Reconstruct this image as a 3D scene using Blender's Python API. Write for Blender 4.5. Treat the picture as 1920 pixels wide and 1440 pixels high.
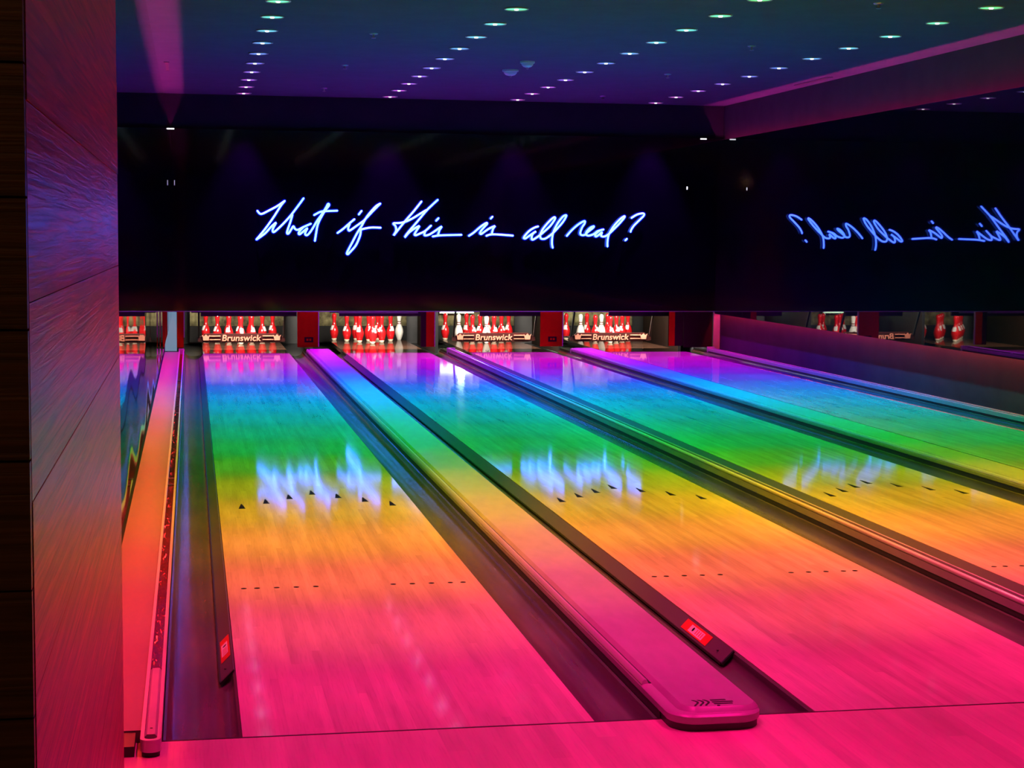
import bpy, bmesh, math, random
from mathutils import Vector, Matrix

random.seed(7)
for o in list(bpy.data.objects):
    bpy.data.objects.remove(o)
C = bpy.context.scene.collection
sc = bpy.context.scene

# ---------------------------------------------------------------- camera
# world: X across the lanes, Y down the lanes from the foul line, Z up, lane surface at z = 0
CAM = (-0.1372, -4.9456, 1.4595)
YAW, PITCH, ROLL, FPX = 0.185298, -0.085441, 0.008159, 3213.3
fw = Vector((math.sin(YAW)*math.cos(PITCH), math.cos(YAW)*math.cos(PITCH), math.sin(PITCH)))
rt = Vector((math.cos(YAW), -math.sin(YAW), 0))
up = rt.cross(fw)
rt2 = math.cos(ROLL)*rt + math.sin(ROLL)*up
up2 = -math.sin(ROLL)*rt + math.cos(ROLL)*up
cam = bpy.data.objects.new('camera', bpy.data.cameras.new('camera'))
C.objects.link(cam)
m = Matrix((rt2, up2, -fw)).transposed().to_4x4()
m.translation = CAM
cam.matrix_world = m
cam.data.sensor_width = 36
cam.data.lens = FPX/1920*36
cam.data.clip_end = 100
cam.data.clip_start = 0.05
sc.camera = cam

# ---------------------------------------------------------------- world, exposure
w = bpy.data.worlds.new('world'); sc.world = w; w.use_nodes = True
w.node_tree.nodes['Background'].inputs[0].default_value = (0.3, 0.25, 0.4, 1)
w.node_tree.nodes['Background'].inputs[1].default_value = 0.0
sc.view_settings.view_transform = 'Standard'
sc.view_settings.look = 'None'
sc.view_settings.gamma = 1
sc.view_settings.exposure = 0
sc.view_settings.use_curve_mapping = False
sc.cycles.max_bounces = 8
sc.cycles.diffuse_bounces = 3
sc.cycles.glossy_bounces = 5
sc.cycles.sample_clamp_indirect = 4
sc.cycles.use_light_tree = True
sc.cycles.use_denoising = True
sc.cycles.caustics_reflective = True

# colour of the light over the lanes at distance y past the foul line (display values, 0..255)
HUE = [(-12, (70, 5, 25)), (-4, (150, 12, 50)), (-2.2, (190, 14, 62)), (-0.6, (215, 18, 80)), (0.3, (232, 20, 100)),
       (0.8, (238, 30, 105)), (1.25, (243, 55, 98)), (1.7, (250, 78, 88)), (2.1, (252, 105, 76)),
       (2.7, (252, 130, 66)), (3.5, (244, 155, 58)), (4.1, (218, 162, 46)), (4.8, (165, 160, 36)),
       (5.6, (75, 165, 36)), (6.5, (8, 163, 66)), (7.5, (0, 160, 95)), (8.5, (0, 158, 132)),
       (9.5, (0, 152, 170)), (10.4, (0, 145, 205)), (11.4, (20, 115, 225)), (12.2, (70, 85, 228)),
       (13.1, (125, 55, 218)), (14.1, (172, 32, 205)), (15.3, (205, 22, 185)), (16.4, (215, 22, 165))]

def lin(c):
    c = c/255.0
    return c/12.92 if c <= 0.04045 else ((c+0.055)/1.055)**2.4

def hue(y):
    for (a, ca), (b, cb) in zip(HUE, HUE[1:]):
        if y <= b:
            t = max(0, (y-a)/(b-a))
            return tuple(lin(ca[i]+(cb[i]-ca[i])*t) for i in range(3))
    return tuple(lin(v) for v in HUE[-1][1])

LANE_ALB = (0.62, 0.53, 0.42)

# ---------------------------------------------------------------- helpers
def tag(o, label=None, cat=None, group=None, kind=None):
    if label: o['label'] = label
    if cat: o['category'] = cat
    if group: o['group'] = group
    if kind: o['kind'] = kind
    return o

def thing(name, label, cat, loc=(0, 0, 0), group=None):
    o = bpy.data.objects.new(name, None); C.objects.link(o)
    o.empty_display_size = 0.1
    o.location = loc
    return tag(o, label, cat, group)

def obj(name, bm, mat, parent=None, smooth=False):
    me = bpy.data.meshes.new(name)
    bmesh.ops.recalc_face_normals(bm, faces=bm.faces[:])
    bm.to_mesh(me); bm.free()
    if smooth:
        for p in me.polygons: p.use_smooth = True
        if smooth == 'auto':
            me.set_sharp_from_angle(angle=math.radians(40))
    me.materials.append(mat)
    o = bpy.data.objects.new(name, me); C.objects.link(o)
    if parent: o.parent = parent
    return o

def struct(name, bm, mat, **k):
    o = obj(name, bm, mat, **k); o['kind'] = 'structure'
    return o

def box(bm, x0, x1, y0, y1, z0, z1):
    v = [bm.verts.new(p) for p in ((x0,y0,z0),(x1,y0,z0),(x1,y1,z0),(x0,y1,z0),(x0,y0,z1),(x1,y0,z1),(x1,y1,z1),(x0,y1,z1))]
    for f in ((3,2,1,0),(4,5,6,7),(0,1,5,4),(1,2,6,5),(2,3,7,6),(3,0,4,7)):
        bm.faces.new([v[i] for i in f])
    return bm

def B(*a):
    return box(bmesh.new(), *a)

def extrude_profile(bm, prof, y0, y1, closed=True, caps=True, ny=1):
    """prof: (x, z) points; swept along y"""
    rings = []
    for k in range(ny+1):
        y = y0+(y1-y0)*k/ny
        rings.append([bm.verts.new((x, y, z)) for x, z in prof])
    n = len(prof)
    for a, b in zip(rings, rings[1:]):
        for i in range(n if closed else n-1):
            j = (i+1) % n
            bm.faces.new((a[i], a[j], b[j], b[i]))
    if closed and caps:
        bm.faces.new(rings[0][::-1]); bm.faces.new(rings[-1])
    return bm

def lathe(bm, prof, seg=20, cx=0, cy=0):
    rings = []
    for r, z in prof:
        if r < 1e-6: rings.append([bm.verts.new((cx, cy, z))])
        else: rings.append([bm.verts.new((cx+r*math.cos(2*math.pi*i/seg), cy+r*math.sin(2*math.pi*i/seg), z)) for i in range(seg)])
    for a, b in zip(rings, rings[1:]):
        for i in range(seg):
            j = (i+1) % seg
            if len(a) == 1 and len(b) == 1: continue
            if len(a) == 1: bm.faces.new((a[0], b[j], b[i]))
            elif len(b) == 1: bm.faces.new((a[i], a[j], b[0]))
            else: bm.faces.new((a[i], a[j], b[j], b[i]))
    return bm

def tube(bm, pts, r, seg=8):
    pts = [Vector(p) for p in pts]
    rings = []
    n = len(pts)
    for i, p in enumerate(pts):
        d = (pts[min(i+1, n-1)]-pts[max(i-1, 0)])
        if d.length < 1e-9: d = Vector((1, 0, 0))
        d.normalize()
        a = Vector((0, 1, 0))
        if abs(d.dot(a)) > 0.95: a = Vector((1, 0, 0))
        u = d.cross(a).normalized(); v = d.cross(u)
        rings.append([bm.verts.new(p+r*(math.cos(2*math.pi*k/seg)*u+math.sin(2*math.pi*k/seg)*v)) for k in range(seg)])
    for a, b in zip(rings, rings[1:]):
        for k in range(seg):
            j = (k+1) % seg
            bm.faces.new((a[k], a[j], b[j], b[k]))
    for ring, p, s in ((rings[0], pts[0], -1), (rings[-1], pts[-1], 1)):
        t = pts[1]-pts[0] if s < 0 else pts[-1]-pts[-2]
        if t.length > 1e-9: t = t.normalized()*r*0.8*s
        c = bm.verts.new(p+t)
        for k in range(seg):
            bm.faces.new((ring[k], ring[(k+1) % seg], c))
    return bm

def spline(pts, sub=5):
    P = [Vector((x, 0, z)) for x, z in pts]
    if len(P) < 3: return P
    out = []
    for i in range(len(P)-1):
        p0 = P[max(i-1, 0)]; p1 = P[i]; p2 = P[i+1]; p3 = P[min(i+2, len(P)-1)]
        for k in range(sub):
            t = k/sub
            out.append(0.5*((2*p1)+(p2-p0)*t+(2*p0-5*p1+4*p2-p3)*t*t+(3*p1-p0-3*p2+p3)*t**3))
    out.append(P[-1])
    return out

def copy_tree(o, parent=None):
    c = o.copy(); C.objects.link(c); c.parent = parent
    for ch in list(o.children):
        copy_tree(ch, c)
    return c

# ---------------------------------------------------------------- materials
def mat(name, col=(0.5, 0.5, 0.5), rough=0.5, metal=0.0, spec=0.5, coat=0.0, coat_rough=0.1, emit=None, estr=0.0):
    m = bpy.data.materials.new(name); m.use_nodes = True
    b = m.node_tree.nodes['Principled BSDF']
    b.inputs['Base Color'].default_value = (*col, 1)
    b.inputs['Roughness'].default_value = rough
    b.inputs['Metallic'].default_value = metal
    b.inputs['Specular IOR Level'].default_value = spec
    b.inputs['Coat Weight'].default_value = coat
    b.inputs['Coat Roughness'].default_value = coat_rough
    if emit:
        b.inputs['Emission Color'].default_value = (*emit, 1)
        b.inputs['Emission Strength'].default_value = estr
    return m

def nd(m, t, **k):
    n = m.node_tree.nodes.new(t)
    for a, v in k.items():
        if a.startswith('i_'): n.inputs[a[2:].replace('_', ' ')].default_value = v
        else: setattr(n, a, v)
    return n

def link(m, a, b):
    m.node_tree.links.new(a, b)

def coords(m, scale=(1, 1, 1), kind='Object'):
    tc = nd(m, 'ShaderNodeTexCoord'); mp = nd(m, 'ShaderNodeMapping')
    mp.inputs['Scale'].default_value = scale
    link(m, tc.outputs[kind], mp.inputs['Vector'])
    return mp.outputs['Vector']

def noise_colour(m, base, dark, light, scale=(1, 1, 1), nscale=5, detail=4, rough=0.6, lo=0.35, hi=0.65):
    """base colour from stretched noise between dark and light"""
    b = m.node_tree.nodes['Principled BSDF']
    v = coords(m, scale)
    n = nd(m, 'ShaderNodeTexNoise'); n.inputs['Scale'].default_value = nscale
    n.inputs['Detail'].default_value = detail; n.inputs['Roughness'].default_value = rough
    link(m, v, n.inputs['Vector'])
    r = nd(m, 'ShaderNodeValToRGB')
    r.color_ramp.elements[0].position = lo; r.color_ramp.elements[0].color = (*dark, 1)
    r.color_ramp.elements[1].position = hi; r.color_ramp.elements[1].color = (*light, 1)
    link(m, n.outputs['Fac'], r.inputs['Fac'])
    link(m, r.outputs['Color'], b.inputs['Base Color'])
    return n, r

def bump_from(m, sock, strength, dist):
    b = m.node_tree.nodes['Principled BSDF']
    bp = nd(m, 'ShaderNodeBump'); bp.inputs['Strength'].default_value = strength; bp.inputs['Distance'].default_value = dist
    link(m, sock, bp.inputs['Height']); link(m, bp.outputs['Normal'], b.inputs['Normal'])
    return bp

def wood_lane(name, alb, rough=0.06, board=0.02703):
    """maple strips running down the lane: each strip its own tone, fine streaks along the grain, clear oiled finish"""
    m = mat(name, alb, rough=rough, spec=0.5)
    b = m.node_tree.nodes['Principled BSDF']
    tc = nd(m, 'ShaderNodeTexCoord')
    sp = nd(m, 'ShaderNodeSeparateXYZ'); link(m, tc.outputs['Object'], sp.inputs[0])
    dv = nd(m, 'ShaderNodeMath', operation='DIVIDE'); dv.inputs[1].default_value = board; link(m, sp.outputs['X'], dv.inputs[0])
    fl = nd(m, 'ShaderNodeMath', operation='FLOOR'); link(m, dv.outputs[0], fl.inputs[0])
    # strips are cut into lengths of about 1.2 m, shifted from strip to strip
    of = nd(m, 'ShaderNodeMath', operation='MULTIPLY'); of.inputs[1].default_value = 0.618; link(m, fl.outputs[0], of.inputs[0])
    yy = nd(m, 'ShaderNodeMath', operation='MULTIPLY_ADD'); yy.inputs[1].default_value = 0.8; link(m, sp.outputs['Y'], yy.inputs[0]); link(m, of.outputs[0], yy.inputs[2])
    fy = nd(m, 'ShaderNodeMath', operation='FLOOR'); link(m, yy.outputs[0], fy.inputs[0])
    cb = nd(m, 'ShaderNodeCombineXYZ'); link(m, fl.outputs[0], cb.inputs[0]); link(m, fy.outputs[0], cb.inputs[1])
    wn = nd(m, 'ShaderNodeTexWhiteNoise'); wn.noise_dimensions = '2D'; link(m, cb.outputs[0], wn.inputs['Vector'])
    mr = nd(m, 'ShaderNodeMapRange'); mr.inputs['To Min'].default_value = 0.90; mr.inputs['To Max'].default_value = 1.08
    link(m, wn.outputs['Value'], mr.inputs['Value'])
    # streaks
    mp = nd(m, 'ShaderNodeMapping'); mp.inputs['Scale'].default_value = (160, 6, 1); link(m, tc.outputs['Object'], mp.inputs['Vector'])
    ns = nd(m, 'ShaderNodeTexNoise'); ns.inputs['Scale'].default_value = 1; ns.inputs['Detail'].default_value = 3; link(m, mp.outputs[0], ns.inputs['Vector'])
    m2 = nd(m, 'ShaderNodeMapRange'); m2.inputs['From Min'].default_value = 0.28; m2.inputs['From Max'].default_value = 0.5
    m2.inputs['To Min'].default_value = 0.88; m2.inputs['To Max'].default_value = 1.0
    link(m, ns.outputs['Fac'], m2.inputs['Value'])
    mp3 = nd(m, 'ShaderNodeMapping'); mp3.inputs['Scale'].default_value = (14, 1.4, 1); link(m, tc.outputs['Object'], mp3.inputs['Vector'])
    n3 = nd(m, 'ShaderNodeTexNoise'); n3.inputs['Scale'].default_value = 1; n3.inputs['Detail'].default_value = 2; link(m, mp3.outputs[0], n3.inputs['Vector'])
    m3 = nd(m, 'ShaderNodeMapRange'); m3.inputs['From Min'].default_value = 0.3; m3.inputs['From Max'].default_value = 0.7
    m3.inputs['To Min'].default_value = 0.88; m3.inputs['To Max'].default_value = 1.1
    link(m, n3.outputs['Fac'], m3.inputs['Value'])
    a = nd(m, 'ShaderNodeMath', operation='MULTIPLY'); link(m, mr.outputs[0], a.inputs[0]); link(m, m2.outputs[0], a.inputs[1])
    a2 = nd(m, 'ShaderNodeMath', operation='MULTIPLY'); link(m, a.outputs[0], a2.inputs[0]); link(m, m3.outputs[0], a2.inputs[1])
    vm = nd(m, 'ShaderNodeVectorMath', operation='SCALE'); vm.inputs[0].default_value = alb; link(m, a2.outputs[0], vm.inputs['Scale'])
    link(m, vm.outputs[0], b.inputs['Base Color'])
    # slight ripple of the oiled surface
    mpb = nd(m, 'ShaderNodeMapping'); mpb.inputs['Scale'].default_value = (30, 9, 1); link(m, tc.outputs['Object'], mpb.inputs['Vector'])
    nb = nd(m, 'ShaderNodeTexNoise'); nb.inputs['Scale'].default_value = 1; nb.inputs['Detail'].default_value = 2; link(m, mpb.outputs[0], nb.inputs['Vector'])
    bump_from(m, nb.outputs['Fac'], 0.2, 0.0005)
    return m

M = {}
M['lane'] = wood_lane('maple_lane', LANE_ALB)
M['approach'] = wood_lane('approach_boards', (0.60, 0.48, 0.38), rough=0.3, board=0.057)
M['deck'] = wood_lane('shaded_pin_deck_boards', (0.075, 0.035, 0.022), rough=0.05)  # maple darkened in its colour to stand in for the low light
M['inlay'] = mat('dark_inlay', (0.004, 0.003, 0.002), 0.5, spec=0.1)
M['seam'] = mat('foul_line_seam', (0.03, 0.015, 0.015), 0.5)
M['gutter'] = mat('gutter_plastic', (0.09, 0.09, 0.09), 0.22, spec=0.4)
n, r = noise_colour(M['gutter'], None, (0.075, 0.072, 0.070), (0.105, 0.100, 0.096), (20, 1.5, 20), 1.0)
M['bumper'] = mat('bumper_plate', (0.10, 0.095, 0.09), 0.4, spec=0.3)
M['black'] = mat('black_plastic', (0.012, 0.012, 0.012), 0.4)
M['cap'] = mat('cap_plastic', (0.34, 0.33, 0.33), 0.33, spec=0.5)
noise_colour(M['cap'], None, (0.33, 0.33, 0.33), (0.38, 0.38, 0.38), (6, 2, 6), 3.0)
M['skirt'] = mat('cap_skirt', (0.03, 0.028, 0.03), 0.45)
M['edge'] = mat('bright_edge', (0.62, 0.60, 0.60), 0.28, metal=0.35)
M['insert'] = mat('rail_insert', (0.20, 0.025, 0.025), 0.08, spec=0.8, coat=0.6, coat_rough=0.05)
v = coords(M['insert'], (30, 7, 30)); nz = nd(M['insert'], 'ShaderNodeTexNoise'); nz.inputs['Scale'].default_value = 1; nz.inputs['Detail'].default_value = 3
link(M['insert'], v, nz.inputs['Vector']); bump_from(M['insert'], nz.outputs['Fac'], 0.9, 0.004)
M['rail_dark'] = mat('dark_rail', (0.06, 0.06, 0.062), 0.25, spec=0.6)
M['shelf'] = mat('painted_shelf', (0.30, 0.28, 0.28), 0.45)
noise_colour(M['shelf'], None, (0.17, 0.12, 0.13), (0.20, 0.145, 0.155), (4, 0.6, 4), 1.0)
M['wall'] = mat('dark_wall_paint', (0.16, 0.15, 0.17), 0.8, spec=0.05)
noise_colour(M['wall'], None, (0.052, 0.050, 0.060), (0.062, 0.060, 0.070), (1, 1, 1), 3.0, detail=6)
M['ceiling'] = mat('dark_ceiling_paint', (0.10, 0.10, 0.10), 0.85, spec=0.1)
noise_colour(M['ceiling'], None, (0.056, 0.064, 0.090), (0.066, 0.074, 0.104), (1, 1, 1), 4.0, detail=6)
M['soffit'] = mat('soffit_paint', (0.055, 0.05, 0.06), 0.8, spec=0.05)
noise_colour(M['soffit'], None, (0.016, 0.012, 0.026), (0.020, 0.015, 0.031), (1, 1, 1), 4.0)
M['mirror'] = mat('black_mirror_glass', (0.004, 0.004, 0.005), 0.015, spec=0.9, coat=0.0)
M['mask'] = mat('black_gloss_masking', (0.010, 0.010, 0.014), 0.06, spec=0.5)
noise_colour(M['mask'], None, (0.0007, 0.0007, 0.0028), (0.0010, 0.0010, 0.0040), (1, 1, 1), 2.0)
M['pale_board'] = mat('pale_end_board', (0.42, 0.50, 0.60), 0.5)
M['pale_glow'] = mat('pale_board_added_glow', (0.05, 0.06, 0.07), 0.6, emit=(0.13, 0.23, 0.33), estr=1.0)  # light falling on the board is put in as its own glow
M['kick'] = mat('dark_red_panel', (0.4, 0.07, 0.005), 0.7, spec=0.02)
noise_colour(M['kick'], None, (0.34, 0.060, 0.003), (0.42, 0.075, 0.004), (3, 3, 3), 2.0)
M['kick_dark'] = mat('brown_black_kickback', (0.014, 0.006, 0.004), 0.6, spec=0.2)
M['curtain'] = mat('olive_pit_curtain', (0.06, 0.055, 0.03), 0.9)
noise_colour(M['curtain'], None, (0.10, 0.08, 0.04), (0.42, 0.37, 0.17), (1, 1, 1), 9.0, detail=5, lo=0.35, hi=0.7)
M['cushion'] = mat('pit_cushion', (0.008, 0.007, 0.006), 0.8)
M['sweep'] = mat('sweep_board', (0.05, 0.012, 0.010), 0.35)
M['letters'] = mat('raised_salmon_letters', (0.85, 0.30, 0.20), 0.4)
M['pin_red'] = mat('red_pin_gloss', (0.62, 0.010, 0.014), 0.22, coat=0.8, coat_rough=0.08)
M['pin_white'] = mat('white_pin_gloss', (0.80, 0.78, 0.70), 0.22, coat=0.6, coat_rough=0.08)
M['pin_mark'] = mat('white_pin_print', (0.82, 0.80, 0.74), 0.4)
M['pin_stripe'] = mat('dark_red_stripe', (0.12, 0.008, 0.008), 0.4)
M['pin_base'] = mat('pale_pin_base', (0.75, 0.62, 0.45), 0.5)
M['sticker_red'] = mat('red_sticker', (0.65, 0.03, 0.02), 0.5)
M['sticker_white'] = mat('white_sticker_print', (0.8, 0.8, 0.8), 0.5)
M['trim_white'] = mat('white_lamp_trim', (0.35, 0.35, 0.36), 0.4)
M['detector'] = mat('white_detector_plastic', (0.75, 0.78, 0.8), 0.4)
M['metal'] = mat('dull_metal', (0.5, 0.5, 0.5), 0.35, metal=0.9)
M['vent'] = mat('vent_black', (0.01, 0.008, 0.01), 0.7)
M['neon'] = mat('neon_tube', (0.2, 0.5, 0.9), 0.3, emit=(0.045, 0.13, 1.0), estr=13.0)
M['halo'] = mat('blue_halo_glow', (0, 0, 0.1), 0.3)  # added blue glow around the tubes, imitating their halo; no real part
_n = M['halo'].node_tree; _o = _n.nodes['Material Output']
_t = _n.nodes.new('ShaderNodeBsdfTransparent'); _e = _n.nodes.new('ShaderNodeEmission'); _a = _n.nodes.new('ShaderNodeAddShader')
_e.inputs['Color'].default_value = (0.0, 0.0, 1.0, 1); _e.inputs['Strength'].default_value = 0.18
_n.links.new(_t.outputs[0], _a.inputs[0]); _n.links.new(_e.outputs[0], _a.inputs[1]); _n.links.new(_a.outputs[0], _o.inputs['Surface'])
M['neon_back'] = mat('neon_standoff', (0.05, 0.05, 0.05), 0.5)
M['lamp_white'] = mat('white_lamp_face', (1, 1, 1), 0.4, emit=(1.0, 0.92, 0.80), estr=6.0)
M['led_red'] = mat('pink_red_light_strip', (0.8, 0.1, 0.2), 0.4, emit=(1.0, 0.035, 0.34), estr=115.0)
M['led_left'] = mat('red_light_strip_left', (0.8, 0.05, 0.05), 0.4, emit=(1.0, 0.028, 0.03), estr=62.0)
M['led_low'] = mat('red_light_strip', (0.8, 0.05, 0.05), 0.4, emit=(1.0, 0.028, 0.05), estr=115.0)
M['faint_white'] = mat('faint_white_glint', (1, 1, 1), 0.4, emit=(0.8, 0.85, 1.0), estr=0.35)
M['tiny_white'] = mat('tiny_white_light', (1, 1, 1), 0.4, emit=(0.95, 0.97, 1.0), estr=3.0)
M['work_light'] = mat('pit_work_light', (0.8, 1, 0.8), 0.4, emit=(0.72, 1.0, 0.75), estr=1.5)

def wood_planks(name, dark, light, rough=0.3, plank=0.18, coat=0.0, axis='Y'):
    m = mat(name, dark, rough, coat=coat, coat_rough=0.2, spec=0.28)
    b = m.node_tree.nodes['Principled BSDF']
    tc = nd(m, 'ShaderNodeTexCoord')
    sp = nd(m, 'ShaderNodeSeparateXYZ'); link(m, tc.outputs['Object'], sp.inputs[0])
    dv = nd(m, 'ShaderNodeMath', operation='DIVIDE'); dv.inputs[1].default_value = plank; link(m, sp.outputs['Z'], dv.inputs[0])
    fl = nd(m, 'ShaderNodeMath', operation='FLOOR'); link(m, dv.outputs[0], fl.inputs[0])
    fr = nd(m, 'ShaderNodeMath', operation='FRACT'); link(m, dv.outputs[0], fr.inputs[0])
    cb = nd(m, 'ShaderNodeCombineXYZ')
    s = (9 if axis == 'X' else 2.2)
    mx = nd(m, 'ShaderNodeMath', operation='MULTIPLY'); mx.inputs[1].default_value = 1.6; link(m, sp.outputs[axis], mx.inputs[0])
    ad = nd(m, 'ShaderNodeMath', operation='MULTIPLY_ADD'); ad.inputs[1].default_value = 7.3; link(m, fl.outputs[0], ad.inputs[0]); link(m, mx.outputs[0], ad.inputs[2])
    mz = nd(m, 'ShaderNodeMath', operation='MULTIPLY'); mz.inputs[1].default_value = 70; link(m, sp.outputs['Z'], mz.inputs[0])
    link(m, ad.outputs[0], cb.inputs[0]); link(m, mz.outputs[0], cb.inputs[2]); link(m, fl.outputs[0], cb.inputs[1])
    n = nd(m, 'ShaderNodeTexNoise'); n.inputs['Scale'].default_value = 1; n.inputs['Detail'].default_value = 6; n.inputs['Distortion'].default_value = 1.6
    link(m, cb.outputs[0], n.inputs['Vector'])
    r = nd(m, 'ShaderNodeValToRGB')
    r.color_ramp.elements[0].position = 0.32; r.color_ramp.elements[0].color = (*dark, 1)
    r.color_ramp.elements[1].position = 0.68; r.color_ramp.elements[1].color = (*light, 1)
    link(m, n.outputs['Fac'], r.inputs['Fac'])
    gp = nd(m, 'ShaderNodeMath', operation='GREATER_THAN'); gp.inputs[1].default_value = 0.03; link(m, fr.outputs[0], gp.inputs[0])
    mr = nd(m, 'ShaderNodeMapRange'); mr.inputs['To Min'].default_value = 0.8; link(m, gp.outputs[0], mr.inputs['Value'])
    vm = nd(m, 'ShaderNodeVectorMath', operation='SCALE'); link(m, r.outputs['Color'], vm.inputs[0]); link(m, mr.outputs[0], vm.inputs['Scale'])
    link(m, vm.outputs[0], b.inputs['Base Color'])
    mxh = nd(m, 'ShaderNodeMath', operation='MULTIPLY'); link(m, n.outputs['Fac'], mxh.inputs[0]); link(m, gp.outputs[0], mxh.inputs[1])
    bump_from(m, mxh.outputs[0], 0.5, 0.003)
    return m
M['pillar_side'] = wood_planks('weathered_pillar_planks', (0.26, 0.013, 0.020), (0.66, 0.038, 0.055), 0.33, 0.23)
M['pillar_front'] = wood_planks('dark_front_planks', (0.05, 0.022, 0.012), (0.13, 0.06, 0.03), 0.4, 0.15, axis='X')

# ---------------------------------------------------------------- dimensions
LW = 1.054
LANES = [0.0, 1.757, 3.337, 5.115]
LNAME = ['leftmost lane', 'second lane', 'third lane', 'rightmost lane']
YM = 16.38          # front of the masking wall over the pins
XL, XR = -0.368, 6.52   # faces of the mirror panels
WL, WR = -0.46, 6.62    # side walls behind the panels
ZC = 3.16           # ceiling
YB = -12.0

# handwriting of the sign, traced on its wall: (x, z) in metres
SIGN = {
    'What': [[(0.664, 1.758), (0.693, 1.724), (0.727, 1.721), (0.813, 1.765), (0.905, 1.815), (1.0, 1.882)], [(1.0, 1.882), (0.951, 1.821), (0.859, 1.676), (0.755, 1.531), (0.651, 1.404)], [(0.651, 1.404), (0.755, 1.479), (0.83, 1.561), (0.89, 1.613), (0.864, 1.561), (0.849, 1.521), (0.864, 1.498), (0.927, 1.55), (1.008, 1.632), (1.083, 1.719), (1.158, 1.818), (1.23, 1.917)], [(1.092, 1.713), (1.065, 1.621), (1.025, 1.499), (1.042, 1.482), (1.077, 1.534), (1.103, 1.572), (1.123, 1.54), (1.157, 1.529), (1.227, 1.564), (1.319, 1.606)], [(1.227, 1.562), (1.192, 1.529), (1.166, 1.489), (1.18, 1.474), (1.227, 1.512), (1.273, 1.548), (1.25, 1.501), (1.25, 1.469), (1.279, 1.469), (1.331, 1.536), (1.389, 1.635), (1.447, 1.717), (1.499, 1.799), (1.528, 1.851), (1.54, 1.831), (1.493, 1.77), (1.435, 1.671), (1.4, 1.589), (1.383, 1.502), (1.365, 1.392)], [(1.354, 1.71), (1.435, 1.752), (1.505, 1.761), (1.644, 1.768)]],
    'if': [[(1.641, 1.492), (1.713, 1.545), (1.795, 1.617), (1.855, 1.667)], [(1.795, 1.606), (1.776, 1.556), (1.784, 1.524), (1.811, 1.535), (1.888, 1.59), (1.965, 1.646), (1.998, 1.679), (2.081, 1.767), (2.175, 1.862)], [(2.175, 1.862), (2.114, 1.823), (2.009, 1.701), (1.943, 1.585), (1.888, 1.497), (1.822, 1.371), (1.762, 1.255), (1.77, 1.233), (1.79, 1.25), (1.867, 1.338), (1.916, 1.443), (1.93, 1.503), (1.935, 1.536), (1.977, 1.55), (2.065, 1.565), (2.181, 1.563)], [(1.905, 1.722), (1.943, 1.771)]],
    'this': [[(2.689, 1.895), (2.59, 1.77), (2.486, 1.651), (2.377, 1.515), (2.341, 1.471), (2.37, 1.526), (2.364, 1.582), (2.336, 1.618), (2.408, 1.624), (2.486, 1.64), (2.575, 1.682), (2.669, 1.74), (2.747, 1.787)], [(2.893, 1.918), (2.815, 1.845), (2.747, 1.777), (2.617, 1.621), (2.523, 1.512), (2.479, 1.447), (2.544, 1.517), (2.659, 1.59), (2.627, 1.533), (2.602, 1.486), (2.617, 1.474), (2.669, 1.495), (2.737, 1.529), (2.81, 1.597)], [(2.737, 1.529), (2.724, 1.482), (2.743, 1.472), (2.795, 1.488), (2.868, 1.535), (2.941, 1.585), (2.915, 1.541), (2.895, 1.476)], [(2.827, 1.46), (2.905, 1.473), (3.01, 1.479), (3.195, 1.484)], [(2.87, 1.654), (2.904, 1.691)]],
    'is': [[(3.284, 1.471), (3.344, 1.51), (3.421, 1.576), (3.477, 1.618), (3.512, 1.636), (3.516, 1.622), (3.484, 1.587), (3.442, 1.538), (3.428, 1.507), (3.443, 1.496), (3.485, 1.525), (3.541, 1.563), (3.615, 1.597), (3.594, 1.564), (3.577, 1.498)], [(3.506, 1.473), (3.556, 1.49), (3.63, 1.493), (3.719, 1.488), (3.85, 1.479)], [(3.56, 1.687), (3.586, 1.716)]],
    'all': [[(4.173, 1.598), (4.127, 1.583), (4.074, 1.553), (4.025, 1.508), (3.987, 1.455), (4.007, 1.444), (4.052, 1.475), (4.143, 1.535), (4.101, 1.501), (4.087, 1.449), (4.098, 1.43), (4.128, 1.442), (4.182, 1.479), (4.235, 1.521), (4.318, 1.596), (4.367, 1.66), (4.389, 1.701), (4.378, 1.716), (4.34, 1.689), (4.279, 1.625), (4.23, 1.562), (4.2, 1.498), (4.201, 1.461), (4.216, 1.442), (4.258, 1.443), (4.304, 1.469), (4.368, 1.522), (4.433, 1.59), (4.493, 1.661), (4.531, 1.729), (4.523, 1.743), (4.485, 1.721), (4.428, 1.649), (4.383, 1.567), (4.361, 1.503), (4.352, 1.443), (4.351, 1.38), (4.361, 1.328)]],
    'real': [[(4.539, 1.479), (4.611, 1.56), (4.696, 1.632), (4.769, 1.672), (4.77, 1.639), (4.739, 1.591), (4.716, 1.525), (4.728, 1.496), (4.771, 1.496), (4.82, 1.538), (4.881, 1.586), (4.89, 1.607), (4.844, 1.586), (4.795, 1.532), (4.796, 1.496), (4.833, 1.488), (4.894, 1.509), (4.943, 1.545), (5.02, 1.567)], [(5.02, 1.567), (4.967, 1.551), (4.913, 1.503), (4.919, 1.476), (4.956, 1.497), (4.998, 1.531), (4.987, 1.486), (5.024, 1.477), (5.067, 1.495), (5.128, 1.547), (5.219, 1.637), (5.286, 1.716), (5.286, 1.737), (5.231, 1.697), (5.158, 1.619), (5.103, 1.535), (5.079, 1.469), (5.071, 1.397), (5.072, 1.349)]],
    '?': [[(5.379, 1.714), (5.447, 1.756), (5.515, 1.775), (5.546, 1.769), (5.54, 1.742), (5.485, 1.688), (5.418, 1.621), (5.381, 1.567), (5.372, 1.537)], [(5.303, 1.428), (5.327, 1.453)]],
}
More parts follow.
